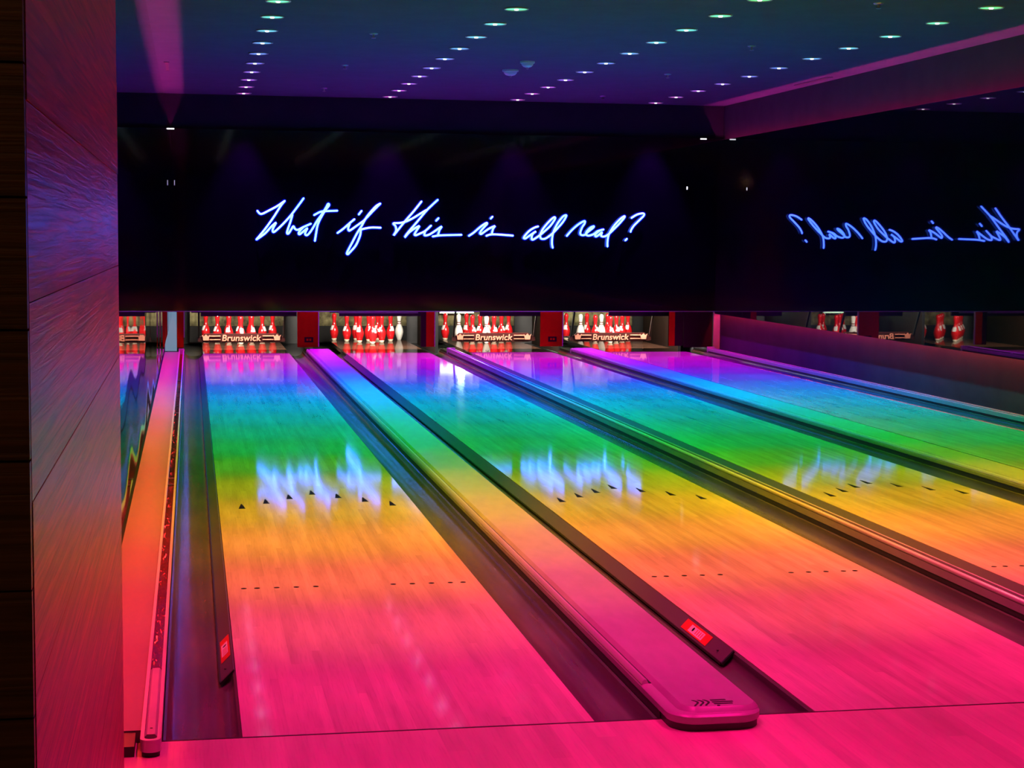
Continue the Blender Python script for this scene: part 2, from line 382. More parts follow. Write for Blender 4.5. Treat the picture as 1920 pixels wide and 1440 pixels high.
# colour of each ceiling lamp, counted from the end wall
LAMPS = [
    (7.4241, 0.0000, 8.7229),
    (5.8235, 0.0000, 8.0122),
    (3.9516, 0.0027, 10.2725),
    (1.7111, 0.0533, 12.1070),
    (0.3517, 0.4487, 12.6538),
    (0.0258, 1.7508, 12.8822),
    (0.0003, 3.5277, 11.7206),
    (0.0000, 3.8367, 7.6465),
    (0.0000, 3.6630, 3.8462),
    (0.0000, 3.8929, 1.4977),
    (0.0004, 3.8251, 0.2942),
    (0.0576, 2.7652, 0.0140),
    (1.1561, 2.4203, 0.0004),
    (5.1432, 3.3083, 0.0236),
    (6.7612, 1.9936, 0.2016),
    (6.3998, 0.8069, 0.5633),
    (5.1644, 0.1437, 0.8928),
    (3.9898, 0.0110, 0.9487),
    (3.1919, 0.0088, 0.7590),
    (2.5934, 0.0072, 0.6167),
    (1.9949, 0.0055, 0.4744),
]
SPOT_W = 60.0
PIN_W = 120.0
LOUNGE_W = 32.0

# ================================================================ the room
struct('floor', B(WL-3, WR+0.1, YB, 0.0, -0.12, 0.0), M['approach'])
struct('trim_1', B(WL, WR, -0.004, 0.006, -0.02, 0.0006), M['seam'])
struct('floor', B(WL, WR, 0.006, 20.2, -0.16, -0.105), M['black'])
struct('ceiling', B(WL-3, WR+0.1, YB, 20.3, ZC, ZC+0.1), M['ceiling'])
struct('wall_left', B(WL-0.1, WL, -0.4, 20.2, -0.1, ZC), M['wall'])
struct('wall_right', B(WR, WR+0.1, YB, 20.2, -0.1, ZC), M['wall'])
struct('wall_back', B(WL-3, WR+0.1, YB-0.1, YB, -0.1, ZC), M['wall'])
struct('wall_pit', B(WL, WR, 20.1, 20.2, -0.1, ZC), M['black'])
struct('trim_2', B(WL, WR, YM+0.06, YM+0.12, 2.70, ZC), M['soffit'])

# masking wall over the pin decks, black gloss
t = thing('masking_wall', 'long black glossy masking wall over the pins, carrying the neon sentence', 'wall panel', (0, YM, 0))
obj('gloss_panel', B(WL+0.002, WR-0.002, 0, 0.05, 0.53, 2.74), M['mask'], t)
obj('bottom_edge', B(WL+0.002, WR-0.002, 0.002, 0.06, 0.518, 0.53), M['metal'], t)

# mirror panels along the two side walls
def mirror_panel(name, x, thick, y0, y1, z0, z1, label, wave=0.0):
    bm = bmesh.new()
    ny, nz = 150, 14
    def off(y, z):
        k = max(0.0, 1-(z-z0)/1.1)
        return wave*k*(math.sin(2*math.pi*y/2.9)+0.5*math.sin(2*math.pi*y/1.3+1.1))
    g = [[bm.verts.new((x+off(y0+(y1-y0)*i/ny, z0+(z1-z0)*j/nz), y0+(y1-y0)*i/ny, z0+(z1-z0)*j/nz)) for j in range(nz+1)] for i in range(ny+1)]
    for i in range(ny):
        for j in range(nz):
            bm.faces.new((g[i][j], g[i+1][j], g[i+1][j+1], g[i][j+1]))
    geo = bmesh.ops.extrude_face_region(bm, geom=bm.faces[:])
    for v in geo['geom']:
        if isinstance(v, bmesh.types.BMVert): v.co.x = x+thick
    o = obj(name, bm, M['mirror'], smooth='auto')
    tag(o, label, 'mirror panel')
    return o
mirror_panel('mirror_panel', XL, -0.02, -0.4, YM-0.01, 0.49, 2.72, 'tall black mirror panel on the left wall, behind the wood pillar', wave=0.0009)
mirror_panel('mirror_panel', XR, 0.02, 1.0, YM-0.01, 0.495, 2.712, 'long black mirror panel on the right wall, reflecting the neon sentence')

# light strips hidden behind the panels, above and below
def strip(x, z, y0, y1, m, label, up):
    t = thing('light_strip', label, 'light strip', (x, 0, z), 'light strips behind the mirror panels')
    s = 1 if up else -1
    obj('channel', B(-0.012, 0.012, y0, y1, -0.008*s if up else 0.0, 0.0 if up else 0.008), M['metal'], t)
    obj('diffuser', B(-0.008, 0.008, y0, y1, 0.0 if up else -0.005, 0.005 if up else 0.0), m, t)
strip(WR-0.022, 2.585, 1.0, YM-0.02, M['led_red'], 'pink light strip behind the top edge of the right mirror panel', True)
strip(WL+0.022, 2.590, -0.35, YM-0.02, M['led_red'], 'pink light strip behind the top edge of the left mirror panel', True)
strip(WR-0.034, 0.600, 1.0, YM-0.02, M['led_low'], 'red light strip behind the bottom edge of the right mirror panel', False)
strip(WL+0.022, 0.600, -0.35, YM-0.02, M['led_left'], 'red light strip behind the bottom edge of the left mirror panel', False)

# small bright marker lights at the top corners of the masking wall
for x0, x1, lab in ((-0.366, -0.325, 'small bright white light bar at the top left corner of the masking wall'),
                    (6.285, 6.365, 'small bright white light bar at the top right corner of the masking wall')):
    t = thing('light_bar', lab, 'light', ((x0+x1)/2, YM, 2.733))
    h = (x1-x0)/2
    obj('housing', B(-h-0.006, h+0.006, -0.02, 0.0, -0.012, 0.012), M['black'], t)
    obj('lens', B(-h, h, -0.024, -0.02, -0.007, 0.007), M['tiny_white'], t)
for x, z, hx, hz, lab in ((-0.327, 2.085, 0.004, 0.03, 'tiny upright glowing stand-in for a reflection on the masking wall, near its left end'),
                  (6.12, 2.105, 0.006, 0.018, 'tiny glowing stand-in for a reflection on the masking wall, near its right end')):
    t = thing('reflection_glint', lab, 'light', (x, YM, z))  # glowing piece added in place of a reflection in the black gloss
    obj('housing', B(-hx-0.005, hx+0.005, -0.012, 0.0, -hz-0.006, hz+0.006), M['black'], t)  # black backing of the added glint, no real housing
    obj('lens', B(-hx, hx, -0.015, -0.012, -hz, hz), M['faint_white' if x < 0 else 'tiny_white'], t)  # glowing face standing in for the reflection, no real lens

# ================================================================ lanes
BOARD = LW/39
ARROW_Y = [4.325, 4.482, 4.635, 4.779, 4.635, 4.482, 4.325]
for li, L in enumerate(LANES):
    t = thing('bowling_lane', 'glossy maple bowling lane with arrow marks, the '+LNAME[li], 'bowling lane', (L, 0, 0), 'bowling lanes')
    obj('lane_bed', B(0, LW, 0.006, 16.50, -0.045, 0.0), M['lane'], t)
    obj('pin_deck', B(0, LW, 16.50, 19.25, -0.045, 0.0), M['deck'], t)
    for k, b in enumerate((5, 10, 15, 20, 25, 30, 35)):
        bm = bmesh.new(); x = (b-0.5)*BOARD; y = ARROW_Y[k]
        v = [bm.verts.new(p) for p in ((x-0.018, y-0.08, 0), (x+0.018, y-0.08, 0), (x+0.003, y+0.075, 0), (x-0.003, y+0.075, 0))]
        f = bm.faces.new(v); g = bmesh.ops.extrude_face_region(bm, geom=[f])
        for vv in g['geom']:
            if isinstance(vv, bmesh.types.BMVert): vv.co.z += 0.0008
        obj('arrow_mark', bm, M['inlay'], t)
    for b in (3, 5, 8, 11, 14, 26, 29, 32, 35, 37):
        bm = lathe(bmesh.new(), [(0, 0), (0.012, 0), (0.012, 0.0007), (0, 0.0007)], 14, (b-0.5)*BOARD, 2.139)
        obj('dot_mark', bm, M['inlay'], t)

# ---------------------------------------------------------------- gutters
def gutter_profile(x0, x1):
    pts = []
    n = 14
    for i in range(n+1):
        a = math.pi*i/n
        cx = (x0+x1)/2; w = (x1-x0)/2-0.008
        pts.append((cx-w*math.cos(a), -0.008-0.062*math.sin(a)**0.8))
    top = [(x0, -0.004)]+pts+[(x1, -0.004)]
    return top+[(x1, -0.095), (x0, -0.095)]
GUT = [(-0.228, -0.001, 'black glossy gutter left of the leftmost lane'),
       (LW+0.001, 1.256, 'black glossy gutter right of the leftmost lane'),
       (1.537, 1.756, 'black glossy gutter left of the second lane'),
       (1.757+LW+0.001, 3.018, 'black glossy gutter right of the second lane'),
       (3.112, 3.336, 'black glossy gutter left of the third lane'),
       (3.337+LW+0.001, 4.598, 'black glossy gutter right of the third lane'),
       (4.872, 5.114, 'black glossy gutter left of the rightmost lane'),
       (5.115+LW+0.001, 6.415, 'black glossy gutter right of the rightmost lane, beside the wall')]
def sticker(parent, x, y0, y1, z, w, tilt):
    """red and white warning sticker lying on a tilted plate"""
    s = obj('sticker', B(-w, w, y0, y1, 0, 0.0008), M['sticker_red'], parent)
    s.location = (x, 0, z); s.rotation_euler = (0, tilt, 0)
    L_ = y1-y0
    p = obj('print', B(-w*0.75, w*0.6, y0+0.22*L_, y1-0.25*L_, 0.0008, 0.0012), M['sticker_white'], s)
    q = bmesh.new(); lathe(q, [(0, 0.0012), (w*0.42, 0.0012), (w*0.42, 0.0016), (0, 0.0016)], 12, 0, y0+0.62*L_)
    obj('emblem', q, M['inlay'], s)
    for k in range(4):
        yy = y0+L_*(0.27+0.07*k)
        obj('print_line', B(-w*0.5, w*0.45, yy, yy+0.008, 0.0012, 0.0015), M['sticker_red'], s)
for gi, (x0, x1, lab) in enumerate(GUT):
    t = thing('gutter', lab, 'gutter', (x0, 0.006, -0.0), 'gutters beside the lanes')
    bm = extrude_profile(bmesh.new(), [(x-x0, z) for x, z in gutter_profile(x0, x1)], 0.0, 16.97)
    obj('channel', bm, M['gutter'], t, smooth='auto')
    w = x1-x0
    if gi % 2 == 0:
        # folded bumper plate along the lane side of the gutter
        prof = [(w-0.002, -0.003), (w-0.045, -0.047), (w-0.049, -0.044), (w-0.006, 0.000)]
        pb = obj('bumper_plate', extrude_profile(bmesh.new(), prof, 0.80, 16.2), M['bumper'], t)
        pe = obj('plate_end', extrude_profile(bmesh.new(), [(w-0.004, -0.006), (w-0.047, -0.050), (w-0.051, -0.043), (w-0.006, 0.001)], 0.786, 0.7995), M['black'], t)
        obj('plate_seam', extrude_profile(bmesh.new(), [(w-0.047, -0.050), (w-0.053, -0.050), (w-0.053, -0.041), (w-0.047, -0.043)], 0.80, 16.2), M['black'], t)
        if gi in (0, 2):
            sticker(pb, w-0.027, 1.02, 1.34, -0.0205, 0.022, -math.atan2(0.044, 0.043))
            sc_ = bmesh.new(); lathe(sc_, [(0, 0), (0.006, 0), (0.006, 0.002), (0, 0.002)], 10, w-0.03, 0.90)
            for v_ in sc_.verts: v_.co.z += -0.024
            obj('screw', sc_, M['black'], pb)

# ---------------------------------------------------------------- caps and rails between the lanes
def rounded_outline(x0, x1, y0, y1, r, n=7):
    """plan outline, rounded at the player's end (y0), counter-clockwise"""
    pts = [(x1, y1), (x0, y1)]
    for i in range(n+1):
        a = math.pi+math.pi/2*i/n
        pts.append((x0+r+r*math.cos(a), y0+r+r*math.sin(a)))
    for i in range(n+1):
        a = 1.5*math.pi+math.pi/2*i/n
        pts.append((x1-r+r*math.cos(a), y0+r+r*math.sin(a)))
    return pts
def layered(bm, x0, x1, y0, y1, r, layers):
    """layers of (inset, z)"""
    rings = []
    for ins, z in layers:
        o = rounded_outline(x0+ins, x1-ins, y0+ins, y1-min(ins, 0.001), max(r-ins, 0.008))
        rings.append([bm.verts.new((x, y, z)) for x, y in o])
    n = len(rings[0])
    for a, b in zip(rings, rings[1:]):
        for i in range(n):
            j = (i+1) % n
            bm.faces.new((a[i], a[j], b[j], b[i]))
    bm.faces.new(rings[-1]); bm.faces.new(rings[0][::-1])
    return bm

def wide_cap(x0, x1, label, nose=True):
    t = thing('ball_return_cap', label, 'division cap', (x0, 0, 0), 'division caps between the lanes')
    w = x1-x0
    y0 = -0.155
    # long body over the division, with a nose that reaches over the foul line
    bm = layered(bmesh.new(), -0.002, w+0.010, y0, 16.27, 0.085, [(0.004, 0.022), (0, 0.026), (0, 0.044), (0.006, 0.050), (0.018, 0.052)])
    obj('cap_body', bm, M['cap'], t, smooth='auto')
    bm = layered(bmesh.new(), 0.034, w+0.004, y0+0.028, 16.268, 0.062, [(-0.004, 0.0515), (0.003, 0.060), (0.010, 0.066)])
    obj('cap_top', bm, M['cap'], t, smooth='auto')
    bm = extrude_profile(bmesh.new(), [(0.0, 0.050), (0.003, 0.060), (0.009, 0.065), (0.017, 0.064), (0.023, 0.052)], 0.22, 16.26)
    obj('edge_rail', bm, M['edge'], t, smooth='auto')
    obj('groove', B(0.024, 0.0335, 0.22, 16.26, 0.0515, 0.0535), M['black'], t)
    obj('side_wall', B(0.001, w-0.001, 0.006, 16.97, -0.10, 0.022), M['skirt'], t)
    bm = layered(bmesh.new(), 0.004, w+0.004, y0+0.010, 0.004, 0.075, [(0, 0.0), (0, 0.022)])
    obj('nose_skirt', bm, M['skirt'], t, smooth='auto')
    if nose:
        # raised slanting-bar emblem on the nose
        for k in range(3):
            x = 0.088+0.017*k
            bm = bmesh.new()
            pts = []
            for i in range(7):
                s = i/6
                pts.append((x+0.010*math.sin(s*math.pi*1.4), -0.045-0.062*s))
            a = [bm.verts.new((px-0.0035, py, 0.0662)) for px, py in pts]
            b = [bm.verts.new((px+0.0035, py, 0.0662)) for px, py in pts]
            for i in range(6): bm.faces.new((a[i], a[i+1], b[i+1], b[i]))
            g = bmesh.ops.extrude_face_region(bm, geom=bm.faces[:])
            for vv in g['geom']:
                if isinstance(vv, bmesh.types.BMVert): vv.co.z += 0.001
            obj('emblem_bar', bm, M['skirt'], t)
        for k, (yy, xe) in enumerate(((-0.046, 0.190), (-0.066, 0.207), (-0.086, 0.200))):
            obj('emblem_bar', B(0.142, xe, yy-0.010, yy, 0.0662, 0.0672), M['skirt'], t)
        sb = lathe(bmesh.new(), [(0, 0.066), (0.005, 0.066), (0.005, 0.068), (0, 0.068)], 12, 0.15, -0.112)
        obj('screw', sb, M['black'], t)
    obj('end_plate', B(0.0, w, 16.27, 16.33, 0.0, 0.050), M['edge'], t)
    return t
wide_cap(1.257, 1.535, 'wide pale division cap with a rounded nose, between the two leftmost lanes')
wide_cap(4.600, 4.870, 'wide pale division cap between the two rightmost lanes', nose=False)

def rail(x0, x1, label, insert, z=0.05, y0=-0.157, plug=True, edge=None, ends=True):
    """narrow trough rail: two bright edges with a dark insert, rounded at the player's end"""
    t = thing('division_rail', label, 'division rail', (x0, 0, 0), 'narrow rails beside the gutters')
    w = x1-x0
    edge = edge or M['edge']
    e = 0.011
    outer = rounded_outline(0, w, y0, 16.30, min(w/2-0.001, 0.03))
    inner = rounded_outline(e, w-e, y0+e+0.006, 16.299, min((w-2*e)/2-0.001, 0.02))
    bm = bmesh.new()
    def ring(o, zz): return [bm.verts.new((x, y, zz)) for x, y in o]
    a = ring(outer, z-0.035); b = ring(outer, z); c = ring(inner, z); d = ring(inner, z-0.02)
    for p, q in ((a, b), (b, c), (c, d)):
        for i in range(len(p)):
            j = (i+1) % len(p)
            bm.faces.new((p[i], p[j], q[j], q[i]))
    obj('edge_frame', bm, edge, t, smooth='auto')
    obj('insert', B(e, w-e, 0.0, 16.29, z-0.024, z-0.012), insert, t)
    if plug:
        bm = extrude_profile(bmesh.new(), [(e+0.001, z-0.02), (e+0.001, z-0.006), (e+0.007, z+0.001), (w-e-0.007, z+0.001), (w-e-0.001, z-0.006), (w-e-0.001, z-0.02)], y0+0.06, 0.66)
        pl_ = obj('end_plug', bm, M['cap'], t, smooth='auto')
        sb = lathe(bmesh.new(), [(0, 0), (0.004, 0), (0.004, 0.002), (0, 0.002)], 10, w*0.5, y0+0.12)
        for v_ in sb.verts: v_.co.z += z+0.0005
        obj('screw', sb, M['black'], pl_)
    for yj in (4.9, 5.15, 8.9, 12.0) if plug else (7.0, 10.5):
        obj('joint_clip', B(e, w-e, yj, yj+0.03, z-0.013, z-0.008), M['black'], t)
    obj('side_wall', B(0.002, w-0.002, 0.006, 16.97, -0.10, z-0.034), M['skirt'], t)
    if y0 < 0:
        bm = layered(bmesh.new(), 0.004, w-0.004, y0+0.008, 0.004, 0.022, [(0, 0), (0, z-0.034)])
        obj('nose_skirt', bm, M['black'], t, smooth='auto')
    obj('end_plate', B(-0.005, w+0.005, 16.30, 16.34, 0.0, 0.07), M['edge'], t)
    return t
rail(-0.288, -0.230, 'narrow pink-edged rail with a sparkling red insert, beside the left wall', M['insert'])
mid_rail = rail(3.020, 3.110, 'narrow dark rail with a bright left edge, between the two middle lanes', M['rail_dark'], z=0.055, plug=False, edge=M['cap'])
rail(6.418, 6.500, 'narrow bright-edged rail along the foot of the right wall', M['rail_dark'], z=0.05, plug=False)
# raised tube on the middle rail
tb_ = obj('tube', tube(bmesh.new(), [(0.010, 0, 0.062), (0.010, 8, 0.062), (0.010, 16.28, 0.062)], 0.012, 10), M['edge'], mid_rail, smooth=True)
for yy in (2.6, 3.4, 4.2, 5.0, 5.8, 6.6, 7.4, 9.0, 11, 13, 15):
    obj('bracket', B(0.006, 0.048, yy, yy+0.02, 0.052, 0.059), M['edge'], mid_rail)

struct('trim_3', B(WL, -0.290, 0.006, 16.3, -0.105, 0.034), M['shelf'])
struct('trim_4', B(6.502, WR, 0.006, 16.3, -0.105, 0.030), M['wall'])
struct('trim_5', B(WL, -0.304, -0.14, 0.004, 0.0, 0.03), M['black'])

# ================================================================ pinsetter fronts
def front_panel(x0, x1, label, badge=True, dark=None, trim=True):
    """red panel hanging behind the lower edge of the masking wall, in front of a division"""
    t = thing('front_panel', label, 'panel', (x0, YM+0.062, 0), 'red panels between the pin openings')
    w = x1-x0
    obj('face', B(0, w, 0, 0.03, 0.075, 0.60), M['kick'], t)
    if dark: obj('return_panel', B(min(0, dark), max(w, dark) if dark > 0 else 0, 0.004, 0.034, 0.075, 0.60), M['kick_dark'], t)
    if trim: obj('edge_trim', B(w, w+0.010, -0.004, 0.02, 0.20 if x0 < 0 else 0.076, 0.55), M['edge'], t)
    if badge:
        bx = w*0.55
        bd = obj('badge', B(bx-0.055, bx+0.055, -0.003, 0, 0.135, 0.20), M['kick_dark'], t)
        obj('badge_mark', B(bx-0.03, bx-0.005, -0.0045, -0.003, 0.155, 0.182), M['kick'], bd)
        obj('badge_mark', B(bx+0.005, bx+0.03, -0.0045, -0.003, 0.155, 0.182), M['kick'], bd)
front_panel(-0.312, -0.232, 'thin dark red panel beside the pale board with added glow, left of the leftmost pins', badge=False)
front_panel(1.155, 1.412, 'broad dark red panel with a small badge, between the two leftmost pin openings')
front_panel(2.767, 2.870, 'narrow dark red panel between the two middle pin openings', badge=False, dark=-0.067)
front_panel(4.235, 4.520, 'broad dark red panel with a small badge, between the two rightmost pin openings')
front_panel(5.930, 6.010, 'narrow dark red panel right of the rightmost pins', badge=False, dark=0.19, trim=False)
tag(obj('end_board', B(6.13, 6.51, YM+0.062, YM+0.09, 0.055, 0.60), M['kick_dark']), 'very dark brown board hanging beside the foot of the right mirror panel', 'board')
for x, y0, lab in ((-0.27, 17.0, 'dark divider panel left of the leftmost pins'), (1.405, 17.65, 'dark divider panel between the two leftmost sets of pins'),
               (3.07, 17.65, 'dark divider panel between the two middle sets of pins'), (4.75, 17.65, 'dark divider panel between the two rightmost sets of pins'),
               (6.42, 17.65, 'dark divider panel right of the rightmost pins')):
    t = thing('kickback', lab, 'divider panel', (x, y0, 0), 'divider panels between the pins')
    obj('side_board', B(-0.016, 0.016, 0, 19.5-y0, -0.09, 0.80), M['kick_dark'], t)
    obj('cap_strip', B(-0.02, 0.02, -0.01, 0.0, -0.09, 0.80), M['black'], t)

tag(obj('end_board', B(WL+0.002, -0.316, 16.445, 16.475, 0.034, 0.60), M['pale_glow']), 'pale grey-blue upright board with added glow at the far end of the left shelf', 'board')
tag(obj('end_board', B(6.53, 6.618, 16.445, 16.475, 0.031, 0.60), M['pale_board']), 'pale grey-blue upright board at the far end of the right wall shelf', 'board')

struct('trim_6', B(WL, WR, 19.95, 20.0, -0.1, 1.2), M['black'])
for li, L in enumerate(LANES):
    # wavy pit curtain
    bm = bmesh.new(); n = 60
    x0, x1 = L-0.16, L+LW+(0.10 if li else 0.12)
    rows = []
    for z in (0.17, 0.5, 0.95):
        rows.append([bm.verts.new((x0+(x1-x0)*i/n, 19.62+0.012*math.sin(i*0.9+li)+0.006*math.sin(i*2.3), z)) for i in range(n+1)])
    for a, b in zip(rows, rows[1:]):
        for i in range(n): bm.faces.new((a[i], a[i+1], b[i+1], b[i]))
    g = bmesh.ops.extrude_face_region(bm, geom=bm.faces[:])
    for vv in g['geom']:
        if isinstance(vv, bmesh.types.BMVert): vv.co.y += 0.012
    t = thing('pit_curtain', 'olive brown pit curtain hanging behind the pins of the '+LNAME[li], 'curtain', ((x0+x1)/2, 19.6, 0), 'pit curtains')
    c = obj('curtain', bm, M['curtain'], t, smooth=True); c.location = (-(x0+x1)/2, -19.6, 0)
    c = obj('cushion', B(x0, x1, 19.56, 19.66, -0.05, 0.175), M['cushion'], t); c.location = (-(x0+x1)/2, -19.6, 0)
    # shield across the front of the machine, with the lamp behind it
    t = thing('pinsetter_shield', 'black shield across the top of the pin opening, over the '+LNAME[li], 'machine shield', (L, 17.2, 0), 'shields over the pin openings')
    s0 = 0.24 if li == 2 else (0.20 if li == 3 else -0.02)
    obj('shield_plate', B(s0, [1.192, 1.103, 1.059, 1.055][li], 0, 0.03, 0.425, 1.0), M['black'], t)
    for s in (0.35, 0.85): obj('hanger', B(s-0.015, s+0.015, 0.0, 0.03, 1.0, ZC), M['metal'], t)
    obj('side_cheek', B(-0.27 if li == 3 else -0.14, s0, 0.0, 0.03, 0.50 if li > 1 else 0.47, 1.0), M['black'], t)
    if li == 1:
        obj('raised_sweep_bar', B(-0.03, 1.0, -0.05, -0.02, 0.467, 0.478), M['metal'], t)
    t = thing('pin_deck_lamp', 'white lamp box hidden over the pins of the '+LNAME[li], 'light', (L+LW/2, 17.34, 0.86), 'lamps over the pin decks')
    obj('housing', B(-0.5, 0.5, -0.05, 0.05, 0.0, 0.05), M['metal'], t)
    for s in (-0.35, 0.35): obj('bracket', B(s-0.02, s+0.02, -0.110, -0.05, 0.005, 0.045), M['metal'], t)
    obj('hanger', B(-0.01, 0.01, -0.01, 0.01, 0.05, ZC-0.86), M['metal'], t)
    obj('diffuser', B(-0.49, 0.49, -0.04, 0.04, -0.012, 0.0), M['lamp_white'], t)
    ld = bpy.data.lights.new('pin_deck_light', 'AREA'); ld.shape = 'RECTANGLE'; ld.size = 0.95; ld.size_y = 0.07
    ld.energy = PIN_W; ld.color = (1.0, 0.90, 0.78)
    lo = bpy.data.objects.new('pin_deck_light', ld); C.objects.link(lo); lo.parent = t
    lo.location = (0, 0.0, -0.02); lo.rotation_euler = (math.radians(32), 0, 0)

# bright work lights glowing green-white behind the pins of the two right lanes
for li, (x, z, sx, sz, yy) in {2: (3.62, 0.440, 0.24, 0.070, 19.45), 3: (5.02, 0.40, 0.05, 0.09, 19.45)}.items():
    t = thing('work_light', 'green-white work light glowing behind the pins of the '+LNAME[li], 'light', (x, yy, z), 'work lights in the pit')
    obj('housing', B(-sx-0.01, sx+0.01, 0.0, 0.135, -sz-0.01, sz+0.01), M['metal'], t)
    obj('lens', B(-sx, sx, -0.012, 0.0, -sz, sz), M['work_light'], t)
    ld = bpy.data.lights.new('work_glow', 'POINT'); ld.energy = 9.0 if li == 2 else 2.5; ld.color = (0.6, 1.0, 0.62); ld.shadow_soft_size = 0.05
    lo = bpy.data.objects.new('work_glow', ld); C.objects.link(lo); lo.parent = t; lo.location = (0.05, -0.10, 0.03)

# ---------------------------------------------------------------- sweep boards with the raised name
def text_bmesh(s, size, depth):
    cu = bpy.data.curves.new('lettering', 'FONT'); cu.body = s; cu.size = size; cu.extrude = depth; cu.align_x = 'CENTER'
    cu.offset = 0.0016; cu.shear = 0.15; cu.space_character = 1.02
    o = bpy.data.objects.new('lettering', cu); C.objects.link(o)
    dg = bpy.context.evaluated_depsgraph_get()
    me = bpy.data.meshes.new_from_object(o.evaluated_get(dg))
    bm = bmesh.new(); bm.from_mesh(me)
    bpy.data.objects.remove(o); bpy.data.curves.remove(cu); bpy.data.meshes.remove(me)
    return bm
for li, (xs, xc) in {0: (0.0, 0.50), 2: (3.28, 3.82), 3: (4.93, 5.42)}.items():
    t = thing('sweep_board', 'lowered dark red sweep board with salmon raised lettering, across the '+LNAME[li], 'sweep board', (xc, 17.5, 0), 'lowered sweep boards')
    bm = bmesh.new()
    pr = [(-0.56, 0.085), (-0.56, 0.15), (-0.50, 0.155), (-0.47, 0.188), (0.47, 0.188), (0.50, 0.155), (0.56, 0.15), (0.56, 0.085), (0.45, 0.07), (-0.45, 0.07)]
    a = [bm.verts.new((x, 0, z)) for x, z in pr]; b = [bm.verts.new((x, 0.03, z)) for x, z in pr]
    bm.faces.new(a); bm.faces.new(b[::-1])
    for i in range(len(pr)): bm.faces.new((a[i], a[(i+1) % len(pr)], b[(i+1) % len(pr)], b[i]))
    obj('board', bm, M['sweep'], t)
    tb = text_bmesh('Brunswick', 0.112, 0.004)
    bmesh.ops.rotate(tb, cent=(0, 0, 0), matrix=Matrix.Rotation(math.pi/2, 3, 'X'), verts=tb.verts)
    bmesh.ops.translate(tb, vec=(0, -0.005, 0.093), verts=tb.verts)
    xs_ = [v.co.x for v in tb.verts]; k = 0.50/(max(xs_)-min(xs_)); mid = (max(xs_)+min(xs_))/2
    for v_ in tb.verts: v_.co.x = (v_.co.x-mid)*k
    obj('raised_lettering', tb, M['letters'], t)
    for s in (-1, 1):
        obj('raised_bar', B(min(s*0.27, s*0.41), max(s*0.27, s*0.41), -0.008, 0, 0.150, 0.162), M['letters'], t)
        obj('raised_bar', B(min(s*0.27, s*0.41), max(s*0.27, s*0.41), -0.008, 0, 0.104, 0.114), M['letters'], t)
        bm = bmesh.new()
        cr = [(-0.035, 0.10), (0.035, 0.10), (0.04, 0.14), (0.052, 0.172), (0.026, 0.150), (0, 0.178), (-0.026, 0.150), (-0.052, 0.172), (-0.04, 0.14)]
        a = [bm.verts.new((s*0.455+x, -0.009, z)) for x, z in cr]; b = [bm.verts.new((s*0.455+x, 0, z)) for x, z in cr]
        bm.faces.new(a); bm.faces.new(b[::-1])
        for i in range(len(cr)): bm.faces.new((a[i], a[(i+1) % len(cr)], b[(i+1) % len(cr)], b[i]))
        obj('raised_emblem', bm, M['letters'], t)
    if li == 3: obj('pivot', box(B(-0.56, -0.54, 0.03, 0.22, 0.11, 0.13), -0.6525, -0.54, 0.20, 0.22, 0.11, 0.13), M['black'], t)
    for s in (-1, 1):
        bm = bmesh.new(); xx = s*0.545
        a = [bm.verts.new(p) for p in ((xx-0.012, 0.004, 0.13), (xx+0.012, 0.004, 0.13), (xx+0.012, -0.2695, 0.62), (xx-0.012, -0.2695, 0.62))]
        g = bmesh.ops.extrude_face_region(bm, geom=[bm.faces.new(a)])
        for vv in g['geom']:
            if isinstance(vv, bmesh.types.BMVert): vv.co.y += 0.03
        obj('arm', bm, M['black'], t)

# ================================================================ pins
PIN = [(0, 0.0), (0.0258, 0.0), (0.0285, 0.008), (0.036, 0.019+0.01), (0.0455, 0.057), (0.0545, 0.086), (0.0605, 0.114), (0.0570, 0.149),
       (0.0465, 0.184), (0.0355, 0.206), (0.0275, 0.229), (0.0240, 0.251), (0.0235, 0.262), (0.0262, 0.290), (0.0310, 0.322), (0.0323, 0.343), (0.0295, 0.362), (0.0205, 0.375), (0.010, 0.380), (0, 0.381)]
def pin_r(z):
    for (r0, z0), (r1, z1) in zip(PIN[1:], PIN[2:]):
        if z0 <= z <= z1: return r0+(r1-r0)*(z-z0)/(z1-z0+1e-9)
    return 0.02
def band(z0, z1, off, a0=0, a1=2*math.pi, seg=24, rows=2, taper=0.0):
    bm = bmesh.new(); full = abs(a1-a0-2*math.pi) < 1e-6
    R_ = []
    for j in range(rows+1):
        z = z0+(z1-z0)*j/rows
        s = 1-taper*(1-j/rows)
        mid = (a0+a1)/2; h = (a1-a0)/2*s
        n = seg if full else seg+1
        R_.append([bm.verts.new(((pin_r(z)+off)*math.cos((a0+(a1-a0)*i/seg) if full else mid-h+2*h*i/seg), (pin_r(z)+off)*math.sin((a0+(a1-a0)*i/seg) if full else mid-h+2*h*i/seg), z)) for i in range(n)])
    for a, b in zip(R_, R_[1:]):
        n = len(a)
        for i in range(n if full else n-1):
            j = (i+1) % n
            bm.faces.new((a[i], a[j], b[j], b[i]))
    return bm
pin_red = thing('bowling_pin', 'red bowling pin', 'bowling pin')
obj('body', lathe(bmesh.new(), PIN, 28), M['pin_red'], pin_red, smooth=True)
obj('crown_print', band(0.148, 0.212, 0.0008, -0.78-math.pi/2, 0.78-math.pi/2, 10, 6, 0.5), M['pin_mark'], pin_red, smooth=True)
obj('base_ring', lathe(bmesh.new(), [(0.0262, 0.0005), (0.0292, 0.006), (0.0375, 0.030), (0.036, 0.031), (0.027, 0.002)], 24), M['pin_base'], pin_red, smooth=True)
pin_wh = thing('bowling_pin', 'white bowling pin', 'bowling pin')
obj('body', lathe(bmesh.new(), PIN, 28), M['pin_white'], pin_wh, smooth=True)
